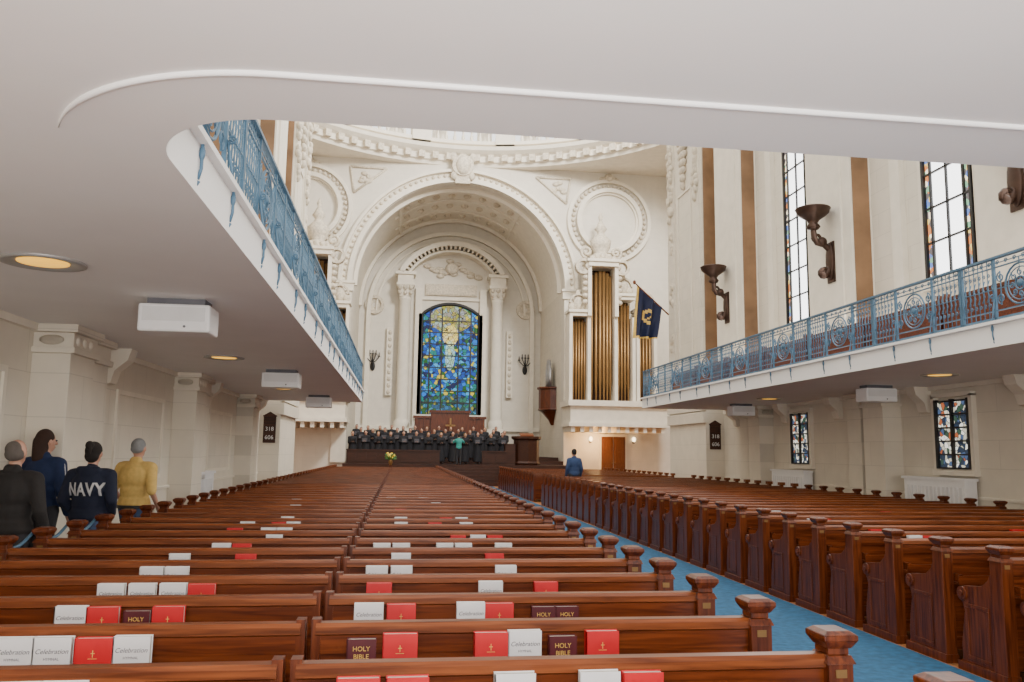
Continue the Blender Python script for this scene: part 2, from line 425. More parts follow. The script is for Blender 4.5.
box(bm,WX-1.95,WX+1.95,53.85,54,11.55,11.7)
trim(bm,'cream')
bm=NB()
n=26
for i in range(n):
    a=.52+(PI-1.04)*i/(n-1); c,s=math.cos(a),math.sin(a)
    m=Matrix.Translation((WX+3.5*c,53.0,cz+3.5*s))@Matrix.Rotation(-a,4,'Y'); n0=len(bm.verts); box(bm,-.11,.11,-.15,.8,-.07,.07)
    bm.verts.ensure_lookup_table()
    for v in bm.verts[n0:]: v.co=m@v.co
for i in range(22):
    a=random.uniform(.7,PI-.7); r=random.uniform(1.5,3.0)
    if cz+r*math.sin(a)<13.1: continue
    ell(bm,(WX+r*math.cos(a),53.95,cz+r*math.sin(a)),(.28,.14,.16),8,5)
ell(bm,(WX,53.8,13.7),(.45,.2,.4),10,6)
for s in (-1,1):
    for k in range(10): ell(bm,(WX+s*3.02+s*.9,53.75,5.4+k*.43),(.15,.14,.18),8,5)
    x=WX+s*3.02
    for q in (-.35,0,.35): ell(bm,(x+q,52.9,12.15),(.15,.12,.18),8,5); ell(bm,(x+q,52.92,11.8),(.12,.1,.14),8,5)
trim(bm,'carved')
bm=NB(); box(bm,WX-1.6,WX+1.6,53.8,53.98,11.95,12.55); box(bm,WX-1.7,WX+1.7,53.84,53.98,11.88,12.62)
pl=mk('inscription_tablet',bm,'carved'); tag(pl,'carved pale stone inscription tablet above the stained glass window','tablet')
def window(n,frame_fn,glass_fn,loc,rot,gm,fm='black'):
    bm=NB(); frame_fn(bm); f=struct(mk('window_%d'%n,bm,fm)); f.location=loc; f.rotation_euler=rot
    bm=NB(); glass_fn(bm); g=mk('window_glass',bm,gm,parent=f); return f
def apse_outline(n=16):
    hw=1.89; zr=6.55; rise=.75; R_=(hw*hw+rise*rise)/(2*rise); cz_=zr+rise-R_; a=math.asin(hw/R_)
    return [(-hw,0),(hw,0)]+[(R_*math.sin(a-2*a*i/n),cz_+R_*math.cos(a-2*a*i/n)) for i in range(n+1)]
def af(bm):
    o=apse_outline()
    tube(bm,[(x,0,z) for x,z in o],.12,(0,1,0),6,True)
    for x in (-1.35,-.55,.55,1.35): box(bm,x-.045,x+.045,-.05,.05,0,7.0)
    for k in range(1,9): box(bm,-1.89,1.89,-.04,.04,k*.77-.035,k*.77+.035)
def ag(bm): prism(bm,apse_outline(),'y',.02,.05)
window(1,af,ag,(WX,53.88,4.0),(0,0,0),'apse')
bm=NB(); box(bm,WX-2.1,WX-1.9,53.7,54,4,10.6); box(bm,WX+1.9,WX+2.1,53.7,54,4,10.6); box(bm,WX-2.2,WX+2.2,53.5,54,3.7,4.0); trim(bm,'cream')
for s in (-1,1):
    bm=NB(); cx=WX+s*5.0-s*.02; arch_band(bm,cx,11.1,.42,.62,53.8,54.02,0,2*PI,32); lathe(bm,[(.42,.02),(.3,.0),(.05,-.08)],(cx,53.95,11.1),24,ax='y'); trim(bm,['carved'])
    root=empty('wall_candelabra',(WX+s*4.98,53.95,7.4))
    bm=NB(); cyl(bm,(0,0,-.5),(0,-.15,.1),.07,.05); cyl(bm,(0,-.15,.1),(0,-.15,.6),.05,.03)
    ell(bm,(0,-.02,-.35),(.16,.06,.3)); mk('backplate',bm,'black',root)
    for dx in (-.4,-.2,0,.2,.4):
        bm=NB(); pts=[(dx*t,-.15-.15*math.sin(PI*t),-.1+.35*t*t+(.15 if abs(dx)<.3 else 0)*t) for t in [i/8 for i in range(9)]]
        tube(bm,pts,.03,(0,1,0) if dx else (1,0,0)); e=pts[-1]; cyl(bm,e,(e[0],e[1],e[2]+.3),.035,.03,8); lathe(bm,[(.02,0),(.09,.05),(.09,.07)],e,8); mk('candle_arm',bm,'black',root)
    tag(root,'black wrought iron candelabra sconce on the pale chancel wall','wall sconce','chancel wall sconces')
# ------------------------------------------------------------ gallery
EL,ER,GY,GE=XC-4.2,XC+4.25,3.45,24.6
def u_outline(off,r,ye,offy=None):
    if offy is None: offy=off
    xl,xr,y=EL-off,ER+off,GY-offy
    pts=[(XL,-4.9),(XR,-4.9),(XR,ye),(xr,ye)]
    for i in range(25):
        a=i/24*PI/2; pts.append((xr-r+r*math.cos(a),y+r-r*math.sin(a)))
    for i in range(25):
        a=i/24*PI/2; pts.append((xl+r-r*math.sin(a),y+r-r*math.cos(a)))
    pts+=[(xl,ye),(XL,ye)]
    return pts
bm=NB(); prism(bm,u_outline(0,.6,GE),'z',ZC,3.34); prism(bm,u_outline(-.05,.65,GE+.05),'z',3.34,3.38)
struct(mk('ceiling',bm,'plaster'))
bm=NB(); o_=u_outline(.46,1.12,GE,.455)[10:-8]
n=len(o_); rad=[.014*min(1,(i+1)/7,(n-i)/7) for i in range(n)]
tube(bm,[(x,y,ZC-.004) for x,y in o_],.014,(0,0,1),8,radii=rad); trim(bm,'lit_edge')  # tapered bead drawn where the soffit edge would catch light
# ------------------------------------------------------------ railings
def rail_proto():
    L=2.1
    bm=NB()
    box(bm,-.03,.03,0,L,.795,.825); box(bm,-.015,.015,0,L,.03,.055); box(bm,-.01,.01,0,L,.68,.695); box(bm,-.01,.01,0,L,.13,.145)
    for y in (.02,.62,1.48,2.08): box(bm,-.015,.015,y-.012,y+.012,0,.8)
    root=mk('railing_section',bm,'iron')
    for base in (.07,1.53):
        bm=NB(); ys=[base+.085*i for i in range(7)]
        for i,y in enumerate(ys):
            cyl(bm,(0,y,.05),(0,y,.8),.007,.007,5)
            tube(bm,spiral((y+.02,.61),.03,.008,PI,1.2,9),.006); tube(bm,spiral((y+.02,.22),.03,.008,PI,-1.2,9),.006)
            tube(bm,[(0,y-.03,.27),(0,y+.02,.35),(0,y-.02,.45),(0,y+.03,.55)],.007)
            ell(bm,(0,y,.415),(.012,.016,.028),6,4)
        box(bm,-.006,.006,base,base+.51,.41,.42)
        mk('baluster_scrollwork',bm,'iron',root)
    bm=NB(); c=(1.05,.415)
    for r,t in ((.25,.013),(.2,.008),(.08,.011)): tube(bm,[(0,c[0]+r*math.cos(2*PI*k/20),c[1]+r*math.sin(2*PI*k/20)) for k in range(20)],t,closed=True)
    for k in range(8):
        a=2*PI*k/8; tube(bm,spiral((c[0]+.135*math.cos(a),c[1]+.135*math.sin(a)),.045,.015,a,1.1,9),.008)
    for k in range(4):
        a=PI*k/4; cyl(bm,(0,c[0]-.25*math.cos(a),c[1]-.25*math.sin(a)),(0,c[0]+.25*math.cos(a),c[1]+.25*math.sin(a)),.005,.005,5)
    ell(bm,(0,)+c,(.03,.05,.05),8,6)
    box(bm,-.005,.005,.08,2.03,.735,.745); box(bm,-.005,.005,1.045,1.055,.66,.74)
    for i in range(14): tube(bm,spiral((.1+i*.146,.742),.034,.006,0,1.4,9),.006)
    box(bm,-.005,.005,.66,1.44,.41,.42)
    for s in (-1,1):
        tube(bm,spiral((c[0]+s*.33,.55),.07,.015,PI/2,-s*1.5,14),.009)
        tube(bm,spiral((c[0]+s*.33,.28),.07,.015,-PI/2,s*1.5,14),.009)
        cyl(bm,(0,c[0]+s*.33,.2),(0,c[0]+s*.33,.63),.009,.009,5)
    mk('rosette_panel',bm,'iron',root)
    for yy in (.62,1.48):
        bm=NB()
        tube(bm,[(.02,yy,.3),(.05,yy,.12),(.075,yy,-.03),(.075,yy,-.18),(.06,yy,-.24)],.010,(0,1,0),6); tube(bm,spiral((.035,-.25),.032,.01,0,-1.3,12,'xz',yy),.009,(0,1,0))
        tube(bm,spiral((.045,.32),.035,.01,PI,1.3,12,'xz',yy),.008,(0,1,0))
        ell(bm,(.075,yy,-.09),(.018,.018,.045),8,5)
        mk('drop_bracket',bm,'iron',root)
    tag(root,'light blue wrought iron balustrade section with scrolls and rosette','railing','gallery balustrade')
    return root
rp=rail_proto(); rp.location=(EL-.06,3.95,3.38)
for i in range(1,10): cpy(rp,(EL-.06,3.95+2.1*i,3.38))
for i in range(10): cpy(rp,(ER+.06,3.95+2.1*(i+1)-.3,3.38),PI)
def gal_pew():
    bm=NB(); box(bm,0,.05,0,2.0,.1,.62); box(bm,-.02,.07,0,2.0,.62,.66); root=mk('gallery_pew',bm,'wood')
    bm=NB(); box(bm,.05,.45,0,2.0,.3,.34); mk('seat',bm,'wood',root)
    for y in (0,1.95):
        bm=NB(); prism(bm,[(-.03,0),(.5,0),(.48,.4),(.1,.5),(.06,.72),(-.03,.72)],'y',y,y+.05); mk('bench_end',bm,'woodz',root)
    tag(root,'dark stained wooden gallery pew behind the blue balustrade','pew','gallery pews'); return root
gp=gal_pew(); gp.location=(8.0,5,3.385)
for i in range(1,9): cpy(gp,(8.0,5+2.1*i,3.385))
# ------------------------------------------------------------ ceiling fixtures
def downlight(x,y,r=.3):
    root=empty('recessed_downlight',(x,y,ZC))
    bm=NB(); lathe(bm,[(r,0),(r,-.015),(r*.9,-.02),(r*.64,-.006),(r*.62,0)],(0,0,0),32); mk('trim_ring',bm,'ring',root)
    bm=NB(); lathe(bm,[(.001,-.012),(r*.6,-.008),(r*.6,0)],(0,0,0),24); mk('lamp_lens',bm,'lens',root)
    tag(root,'round recessed ceiling light with amber lens in the white soffit','ceiling light','soffit downlights')
for y in (6.55,13.1,19.6): downlight(-2.73,y); downlight(8.9,y-.4)
def speaker(x,y):
    root=empty('ceiling_speaker',(x,y,ZC))
    bm=NB(); box(bm,-.32,.32,-.2,.2,-.32,-.06); mk('housing',bm,'housing',root,bevel=.02)
    bm=NB(); box(bm,-.26,.26,-.14,.14,-.06,0); mk('mount',bm,'grey',root)
    bm=NB(); box(bm,-.28,.28,-.207,-.199,-.22,-.09); mk('grille',bm,'wht',root)
    bm=NB(); cyl(bm,(.1,-.21,-.27),(.1,-.2,-.27),.012,.012,8); mk('indicator',bm,'grey',root)
    tag(root,'white boxy fixture hung just under the gallery soffit','speaker','soffit speakers')
for y in (8.1,15.0,21.8): speaker(-2.12,y)
for y in (8.1,15.0,21.5): speaker(9.15,y)
# ------------------------------------------------------------ side walls
for side in (-1,1):
    X0=XC+side*7.25
    def bx(bm,d0,d1,y0,y1,z0,z1,m=0):
        a,b=sorted((X0-side*d0,X0-side*d1)); box(bm,a,b,y0,y1,z0,z1,m)
    for k in range(5):
        y=4.6+6*k-.6
        if y>24: continue
        bm=NB()
        for yy,ww,d in ((y,.75,.42),(y+1.05,.55,.3)):
            bx(bm,0,d,yy,yy+ww,0,2.73); bx(bm,0,d+.05,yy-.04,yy+ww+.04,2.73,2.80); bx(bm,0,d+.02,yy,yy+ww,2.80,2.97); bx(bm,0,d+.08,yy-.07,yy+ww+.07,2.97,ZC)
            bx(bm,0,d+.05,yy-.04,yy+ww+.04,0,.3)
        trim(bm,'ashx',bevel=.008)
        bm=NB()
        for yy in (y+.1,y+.3,y+.5): ell(bm,(X0-side*.43,yy+.05,2.885),(.03,.09,.06),8,5); ell(bm,(X0-side*.2,y,2.885),(.14,.03,.06),8,5)
        pr=[(X0,2.55),(X0-side*.1,2.57),(X0-side*.15,2.75),(X0-side*.32,2.9),(X0-side*.36,ZC),(X0,ZC)]
        yy=y+2.3
        prism(bm,pr,'y',yy,yy+.28)
        if k>0 and side>0:
            prism(bm,pr,'y',y-1.0,y-.72)
        trim(bm,'cream')
        bm=NB()
        for d0,y0,y1,z0,z1 in ((.03,y+2.9,y+5.4,2.45,2.52),(.03,y+2.9,y+5.4,1.15,1.22),(.03,y+2.9,y+2.97,1.22,2.45),(.03,y+5.33,y+5.4,1.22,2.45)):
            if side<0 and y+5.4<25: bx(bm,0,d0,y0,y1,z0,z1)
        if len(bm.verts): trim(bm,'cream')
        else: bm.free()
    bm=NB(); bx(bm,0,.05,-4.9,25.5,0,.28); bx(bm,0,.07,-4.9,25.5,2.98,ZC); bx(bm,0,.04,-4.9,25.5,.95,1.0)
    struct(mk('baseboard_left' if side<0 else 'baseboard_right',bm,'cream'))
    bm=NB()
    bx(bm,0,.6,25.6,YE,0,18.1)
    bx(bm,.6,.68,25.7,26.2,3.6,17.5); bx(bm,.6,.68,28.3,28.9,3.6,17.5); bx(bm,.6,.7,25.55,YE,3.1,3.5)
    bx(bm,.55,.7,25.55,YE,2.7,3.05)
    trim(bm,'ashx')
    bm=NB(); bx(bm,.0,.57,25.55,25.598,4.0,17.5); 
    trim(bm,'tan')  # warm shade on the crossing pier's near face, put in as colour
    bm=NB()
    for z in (12.6,11.9,11.2,10.6):
        for yy in (25.95,28.6):
            for q in range(7): ell(bm,(X0-side*.7,yy+random.uniform(-.2,.2),z+random.uniform(-.4,.4)),(.1,.14,.16),8,5)
    for z in (9.3,7.4,5.5):
        for q in range(5): ell(bm,(X0-side*.68,28.6+random.uniform(-.15,.15),z+random.uniform(-.35,.35)),(.06,.12,.16),8,5)
    for k in range(7): ell(bm,(X0-side*.66,27.3,12.8-.28*k),(.12,.6-.08*k,.16),8,5)
    trim(bm,'carved')
    bm=NB()
    for z0,z1 in ((3.9,10.9),): 
        bx(bm,.6,.64,26.6,26.66,z0,z1); bx(bm,.6,.64,27.94,28.0,z0,z1); bx(bm,.6,.64,26.66,27.94,z1-.06,z1)
    trim(bm,'cream')
    for k in range(-1,2):
        y=16.75+6*k
        bm=NB(); bx(bm,0,.5,y,y+2.0,3.38,14); bx(bm,.5,.55,y+.35,y+1.7,4.6,14); bx(bm,0,.57,y-.05,y+2.05,3.38,3.9)
        if k<1: bx(bm,0,.12,y+4.75,y+5.1,3.38,14)
        trim(bm,'cream')
        bm=NB(); bx(bm,.05,.45,y-.014,y-.002,3.95,13.9); trim(bm,'tan')  # thin tan sheet painting the shaded near side of the pier
wn=2
def tall_frame(bm):
    hw=.72
    box(bm,-hw,-hw+.07,-.06,.03,0,8); box(bm,hw-.07,hw,-.06,.03,0,8)
    box(bm,-.5,-.45,-.04,.03,0,8); box(bm,.45,.5,-.04,.03,0,8); box(bm,-.02,.02,-.04,.03,0,8)
    for k in range(12): box(bm,-hw,hw,-.04,.03,k*.7,k*.7+.035)
def tall_glass(bm): box(bm,-.72,.72,.0,.02,0,8)
for y in (8.1,14.1,20.1):
    window(wn,tall_frame,tall_glass,(XR-.04,y,5.15),(0,0,-PI/2),'tall'); wn+=1
    bm=NB(); box(bm,XR-.1,XR,y-.9,y+.9,4.95,5.13); box(bm,XR-.07,XR,y-.86,y-.74,5.1,13.9); box(bm,XR-.07,XR,y+.74,y+.86,5.1,13.9); trim(bm,'cream')
def small_frame(bm):
    hw=.46
    for x in (-hw,0,hw): box(bm,x-.03,x+.03,-.05,.03,0,1.3)
    for k in range(6): box(bm,-hw,hw,-.04,.03,k*.25,k*.25+.03)
def small_glass(bm): box(bm,-.46,.46,.0,.02,0,1.28)
for y in (8.3,14.3,20.3):
    window(wn,small_frame,small_glass,(XR-.06,y,1.48),(0,0,-PI/2),'small'); wn+=1
    bm=NB(); box(bm,XR-.12,XR,y-.6,y+.6,1.36,1.46); box(bm,XR-.1,XR,y-.58,y-.49,1.46,2.85); box(bm,XR-.1,XR,y+.49,y+.58,1.46,2.85); box(bm,XR-.1,XR,y-.58,y+.58,2.82,2.9); trim(bm,'cream')
    root=empty('radiator_cover',(XR-.3,y+.35,0))
    bm=NB(); box(bm,0,.24,-.9,.9,.3,1.27); box(bm,-.03,.24,-.95,.95,1.27,1.32); mk('casing',bm,'housing',root)
    bm=NB()
    for k in range(14): box(bm,-.012,0,-.82+.12*k,-.76+.12*k,.4,1.15)
    box(bm,-.014,0,-.85,.85,.38,.42)
    mk('grille',bm,'wht',root)
    for q in (-.88,.8):
        bm=NB(); box(bm,.02,.22,q,q+.08,0,.3); mk('foot',bm,'housing',root)
    tag(root,'white slatted radiator cover against the stone wall','radiator','window radiators')
def sconce():
    root=empty('torch_sconce'); bxx=-.42
    bm=NB(); lathe(bm,[(.03,-.28),(.12,-.26),(.16,-.2),(.1,-.12),(.14,-.05),(.28,.05),(.36,.12),(.38,.2),(.40,.22),(.38,.24),(.28,.22),(.02,.16)],(bxx,0,1.0),24); mk('bowl',bm,'bronze',root)
    bm=NB(); pts=[(bxx,0,.75),(bxx+.01,0,.55),(-.34,0,.42),(-.18,0,.4),(-.02,0,.25),(-.02,0,-.1),(-.15,0,-.35),(-.3,0,-.3)]
    P=[]
    for i in range(len(pts)-1):
        for t in (0,.33,.66): P.append(Vector(pts[i]).lerp(Vector(pts[i+1]),t))
    P.append(pts[-1]); tube(bm,P,.07,(0,1,0),8)
    tube(bm,spiral((-.2,-.3),.14,.03,0,1.4,14,'xz'),.05,(0,1,0),7); tube(bm,spiral((-.34,.55),.12,.03,PI,1.2,12,'xz'),.04,(0,1,0),6)
    ell(bm,(-.22,0,.45),(.12,.1,.12)); mk('scroll_arm',bm,'bronze',root)
    bm=NB(); box(bm,-.03,0.0,-.16,.16,-.5,.45); ell(bm,(-.04,0,0),(.07,.16,.45)); mk('backplate',bm,'bronze',root)
    tag(root,'large bronze torch sconce with bowl on scrolled bracket','wall sconce','nave torch sconces'); return root
sc=sconce(); sc.location=(XR-.555,17.55,6.15)
for y in (11.7,23.75): cpy(sc,(XR-.555,y,6.15))
for side in (-1,1):
    x=XC+side*6.95
    root=empty('hymn_board',(x,25.6,1.85))
    bm=NB(); box(bm,-.18,.18,-.04,-.002,0,.78); box(bm,-.2,.2,-.05,-.002,.78,.82); prism(bm,[(-.18,.82),(.18,.82),(0,.93)],'y',-.04,-.002); mk('board',bm,'dwood',root)
    for k,t in enumerate(('606','318')):
        me=textmesh(t,.17); me.materials.append(M['wht']); q=bpy.data.objects.new('hymn_number',me); COL.objects.link(q); q.parent=root; q.location=(0,-.045,.16+.25*k)
    tag(root,'dark wooden hymn number board hung on the stone pier','hymn board','hymn boards')
# ------------------------------------------------------------ organ cases
def organ(side):
    def X(d): return XC+side*d
    root=empty('pipe_organ',(X(8.4),44.6,4.5)); L=Vector(root.location)
    def part(name,bm,mat):
        o=mk(name,bm,mat); o.data.transform(Matrix.Translation(-L)); o.parent=root; return o
    def b(bm,a0,a1,y0,y1,z0,z1):
        p,q=sorted((X(a0),X(a1))); box(bm,p,q,y0,y1,z0,z1)
    bm=NB()
    b(bm,6.1,11.2,45.3,45.98,4.5,8.9); b(bm,7.0,9.7,45.3,45.98,8.9,12.0)
    for a in (6.05,7.08,8.6,9.62,9.85,10.85): b(bm,a-.08,a+.1,44.2,45.3,4.5,9.2)
    for a in (7.08,8.6): b(bm,a-.1,a+.1,44.0,45.3,9.2,12.1); 
    for a0,a1,z in ((6.0,7.1,9.2),(8.6,9.7,10.2),(9.8,10.95,9.4)):
        b(bm,a0,a1,44.2,45.3,z,z+.2); b(bm,a0-.08,a1+.08,44.1,45.3,z+.2,z+.35)
    b(bm,7.0,8.7,43.9,45.4,12.0,12.25); b(bm,6.9,8.8,43.8,45.4,12.25,12.4)
    part('organ_case',bm,'cream')
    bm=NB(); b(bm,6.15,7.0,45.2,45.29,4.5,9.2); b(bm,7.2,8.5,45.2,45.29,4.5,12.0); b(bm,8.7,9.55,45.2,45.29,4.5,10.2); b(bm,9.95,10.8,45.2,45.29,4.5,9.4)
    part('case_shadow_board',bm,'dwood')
    bm=NB()
    for a,z in ((6.55,9.8),(9.15,10.8),(10.4,10.0)):
        ell(bm,(X(a),44.7,z+.2),(.3,.2,.4)); ell(bm,(X(a-.35),44.7,z),(.22,.15,.25)); ell(bm,(X(a+.35),44.7,z),(.22,.15,.25)); ell(bm,(X(a),44.7,z+.7),(.14,.12,.25))
        arch_band(bm,X(a),z+.2,.42,.52,44.5,44.8,0,PI,14)
    for a in (7.05,8.65):
        for q in range(6): ell(bm,(X(a+(-.15 if a<8 else .15)),44.3,10+q*.35),(.2,.2,.16))
        arch_band(bm,X(a+(-.3 if a<8 else .3)),12.0,.3,.45,44.1,44.5,0,2*PI,16)
    lathe(bm,[(.75,12.4),(.6,12.7),(.35,12.9),(.55,13.2),(.6,13.6),(.25,13.95),(.2,14.1),(.36,14.3),(.2,14.55),(.08,14.8),(.14,15.0),(.02,15.3)],(X(7.85),44.7,0),16)
    for q in range(9): a=PI*q/8; ell(bm,(X(7.85)+.85*math.cos(a),44.1,12.1+.6*math.sin(a)-.1),(.18,.14,.2))
    for sgn in (-1,1):
        tube(bm,spiral((X(7.85)+sgn*.85,12.9),.35,.08,-PI/2,sgn*1.3,16,'xz',44.5),.09,(0,1,0),6)
    part('carved_crest',bm,'carved')
    bm=NB()
    b(bm,5.95,11.4,43.7,45.98,3.3,4.2); b(bm,5.8,11.5,43.5,45.98,4.2,4.5); b(bm,5.85,11.45,43.6,45.98,3.1,3.3)
    for a in [6.1+.5*i for i in range(11)]: b(bm,a-.1,a+.1,43.75,45.9,2.8,3.1)
    part('organ_loft',bm,'cream')
    groups=((6.2,7.0,9.1,5),(7.22,8.48,11.8,6),(8.75,9.5,10.1,4),(10.0,10.75,9.3,4))
    for a0,a1,zt,n in groups:
        r=(a1-a0)/n/2*.9
        for i in range(n):
            a=a0+(i+.5)*(a1-a0)/n; bow=math.sin(PI*(i+.5)/n)*.35 if n==6 else .1
            y=44.75-bow; z=zt-.25*(1-math.sin(PI*(i+.5)/n)); x=X(a)
            bm=NB(); lathe(bm,[(.03,4.5),(r,5.6),(r,z),(r*.9,z),(r*.9,z-.1),(.001,z-.1)],(x,y,0),12)
            part('organ_pipe',bm,'brass')
    tag(root,'gilded organ pipes in carved cream stone case with urn finial','pipe organ','chancel organ cases')
organ(1); organ(-1)
bm=NB(); box(bm,11.1,12.7,45.86,45.995,0,2.75); d=struct(mk('door_1',bm,'cream'))
for s in (-1,1):
    bm=NB(); x=11.9+s*.35; box(bm,x-.33,x+.33,45.8,45.86,.02,2.6)
    for z0,z1 in ((.2,1.0),(1.15,1.7),(1.8,2.45)): box(bm,x-.24,x+.24,45.77,45.8,z0,z1)
    lf=mk('door_leaf',bm,'door',d); bm=NB(); ell(bm,(11.9+s*.08,45.74,1.15),(.04,.04,.06)); mk('door_knob',bm,'brass',lf)
for x in (10.6,13.1):
    root=empty('lobby_wall_lamp',(x,45.95,2.35)); bm=NB(); box(bm,-.05,.05,-.08,.04,-.1,.05); mk('bracket',bm,'bronze',root); bm=NB(); ell(bm,(0,-.12,.12),(.1,.1,.14)); mk('lamp_shade',bm,'lamp',root)
    tag(root,'small warm glowing wall lamp beside the oak door','wall lamp','lobby lamps')
l=bpy.data.lights.new('lobby_lamp','POINT'); l.energy=130; l.color=(1,.6,.25); l.shadow_soft_size=.2; o=bpy.data.objects.new('lobby_lamp',l); o.location=(10.7,44.9,2.3); COL.objects.link(o)
# ------------------------------------------------------------ chancel platform, altar, pulpit
bm=NB()
for i in range(6): box(bm,XC-5.9,XC+5.9,40.6+.35*i,53.6,i*.167,(i+1)*.167)
box(bm,XC-5.9,XC+5.9,45.4,53.6,1.0,1.2); box(bm,XC-5.9,XC+5.9,46.9,53.6,1.2,1.4)
pf=mk('chancel_platform',bm,'dwood'); tag(pf,'stepped dark wooden chancel platform before the apse','platform')
for x0,x1 in ((-2.7,2.0),(4.2,5.5)):
    bm=NB(); box(bm,x0,x1,43.0,43.08,1.004,1.65); box(bm,x0-.03,x1+.03,42.95,43.13,1.65,1.72)
    n=int((x1-x0)/.5)
    for i in range(n):
        w_=(x1-x0)/n; box(bm,x0+w_*i+.06,x0+w_*(i+1)-.06,42.97,43.0,1.1,1.55)
    o=mk('choir_screen',bm,'dwood'); tag(o,'dark panelled wooden choir screen on the chancel platform','choir screen','choir screens')
root=empty('altar',(WX,51.3,1.402))
bm=NB(); box(bm,-1.3,1.3,-.5,.4,0,1.0); box(bm,-1.4,1.4,-.6,.5,1.0,1.1)
for x in (-1.2,-.4,.4,1.2): box(bm,x-.06,x+.06,-.55,-.5,0,1.0)
mk('altar_table',bm,'woodz',root)
bm=NB(); box(bm,-2.2,2.2,.9,1.2,0,2.3); box(bm,-2.3,2.3,.8,1.3,2.3,2.45); box(bm,-1.2,1.2,.7,1.2,0,2.65); box(bm,-1.3,1.3,.6,1.3,2.65,2.8)
for x in [-2.1+.525*i for i in range(9)]: box(bm,x-.05,x+.05,.82,.9,0,2.3)
mk('reredos',bm,'woodz',root)
bm=NB(); box(bm,-.05,.05,0,.08,1.1,2.3); box(bm,-.3,.3,0,.08,1.8,1.9); frustum(bm,0,.04,1.1,.4,.3,1.2,.2,.15); mk('altar_cross',bm,'brass',root)
tag(root,'dark carved wooden altar with reredos and brass cross','altar')
root=empty('wall_pulpit',(XC+AR-.02,49,4.2))
bm=NB(); lathe(bm,[(.15,-.9),(.3,-.6),(.75,-.1),(.95,0),(.9,.08),(.9,1.2),(1.0,1.25),(1.0,1.35),(.8,1.35),(.8,.1),(0.01,.05)],(0,0,0),8,a0=PI/2,a1=3*PI/2,smooth=False); mk('pulpit_box',bm,'woodz',root)
for i in range(7):
    bm=NB(); yy=-.6+.2*i; h=1.0+.7*math.sin(PI*(i+.5)/7); cyl(bm,(-.3,yy,1.35),(-.3,yy,1.35+h),.09,.09,8); mk('silver_pipe',bm,'silver',root)
tag(root,'carved wooden wall pulpit with silver pipes on the chancel wall','pulpit')
root=empty('pulpit',(6.6,43.6,1.004))
bm=NB(); lathe(bm,[(.7,0),(.75,.1),(.68,.2),(.68,1.3),(.8,1.38),(.8,1.5),(.6,1.5),(.6,.3),(.01,.3)],(0,0,0),8,smooth=False); mk('pulpit_drum',bm,'dwood',root)
bm=NB(); prism(bm,[(-.25,1.5),(.25,1.62),(.25,1.68),(-.25,1.56)],'x',-.35,.35); mk('book_rest',bm,'woodtop',root)
bm=NB(); box(bm,-1.15,-.62,-.3,.3,0,1.1); mk('stair_panel',bm,'dwood',root)
tag(root,'octagonal dark wooden pulpit on the chancel step','pulpit')
root=empty('flower_arrangement',(-.45,40.2,0))
bm=NB(); lathe(bm,[(.2,0),(.2,.04),(.03,.08),(.03,.9),(.14,.95),(.02,.97)],(0,0,0),12); mk('stand',bm,'woodz',root)
bm=NB(); lathe(bm,[(.05,.97),(.11,1.1),(.07,1.25)],(0,0,0),12); mk('vase',bm,'brass',root)
bm=NB()
for i in range(16): a=random.uniform(0,6.3); r=random.uniform(0,.22); ell(bm,(r*math.cos(a),r*math.sin(a),1.38+random.uniform(-.08,.16)),(.06,.06,.05),8,5)
mk('blossom',bm,'yellow',root)
bm=NB()
for i in range(14): a=6.3*i/14; cyl(bm,(0,0,1.2),(.28*math.cos(a),.28*math.sin(a),1.3+.1*(i%3)),.015,.04,5)
mk('foliage',bm,'green',root)
tag(root,'yellow flowers in a brass vase on a slim stand','flower arrangement')
# navy flag on pier
root=empty('flag',(9.60,28.9,6.75))
bm=NB(); cyl(bm,(0,0,0),(-1.25,-.05,1.1),.03,.025,8); ell(bm,(-1.3,-.05,1.15),(.06,.06,.08)); mk('flag_pole',bm,'woodtop',root)
bm=NB(); N1,N2=24,16; G=[]
for i in range(N1+1):
    row=[]
    for j in range(N2+1):
        t=j/N2; s=i/N1
        top=Vector((-1.2+.88*t,-.05,1.05-.78*t)); l_=1.95-.75*t
        row.append(bm.verts.new(top+Vector((-.14*s*(1-t)-.22*s*t+.05*math.sin(t*14),.12*math.sin(t*16+s*2)*(.3+s),-l_*s))))
    G.append(row)
for i in range(N1):
    for j in range(N2):
        f=bm.faces.new([G[i][j],G[i+1][j],G[i+1][j+1],G[i][j+1]]); f.smooth=True
        r=((i-11)/4.0)**2+((j-8.5)/3.0)**2
        if i==N1-1 or j==0: f.material_index=1
        elif .45<r<1.1 or (i+j)%5==0 and r<.5: f.material_index=1
mk('flag_cloth',bm,['navyflag','gold'],root)
tag(root,'navy blue flag with gold fringe and emblem on angled pole','flag')
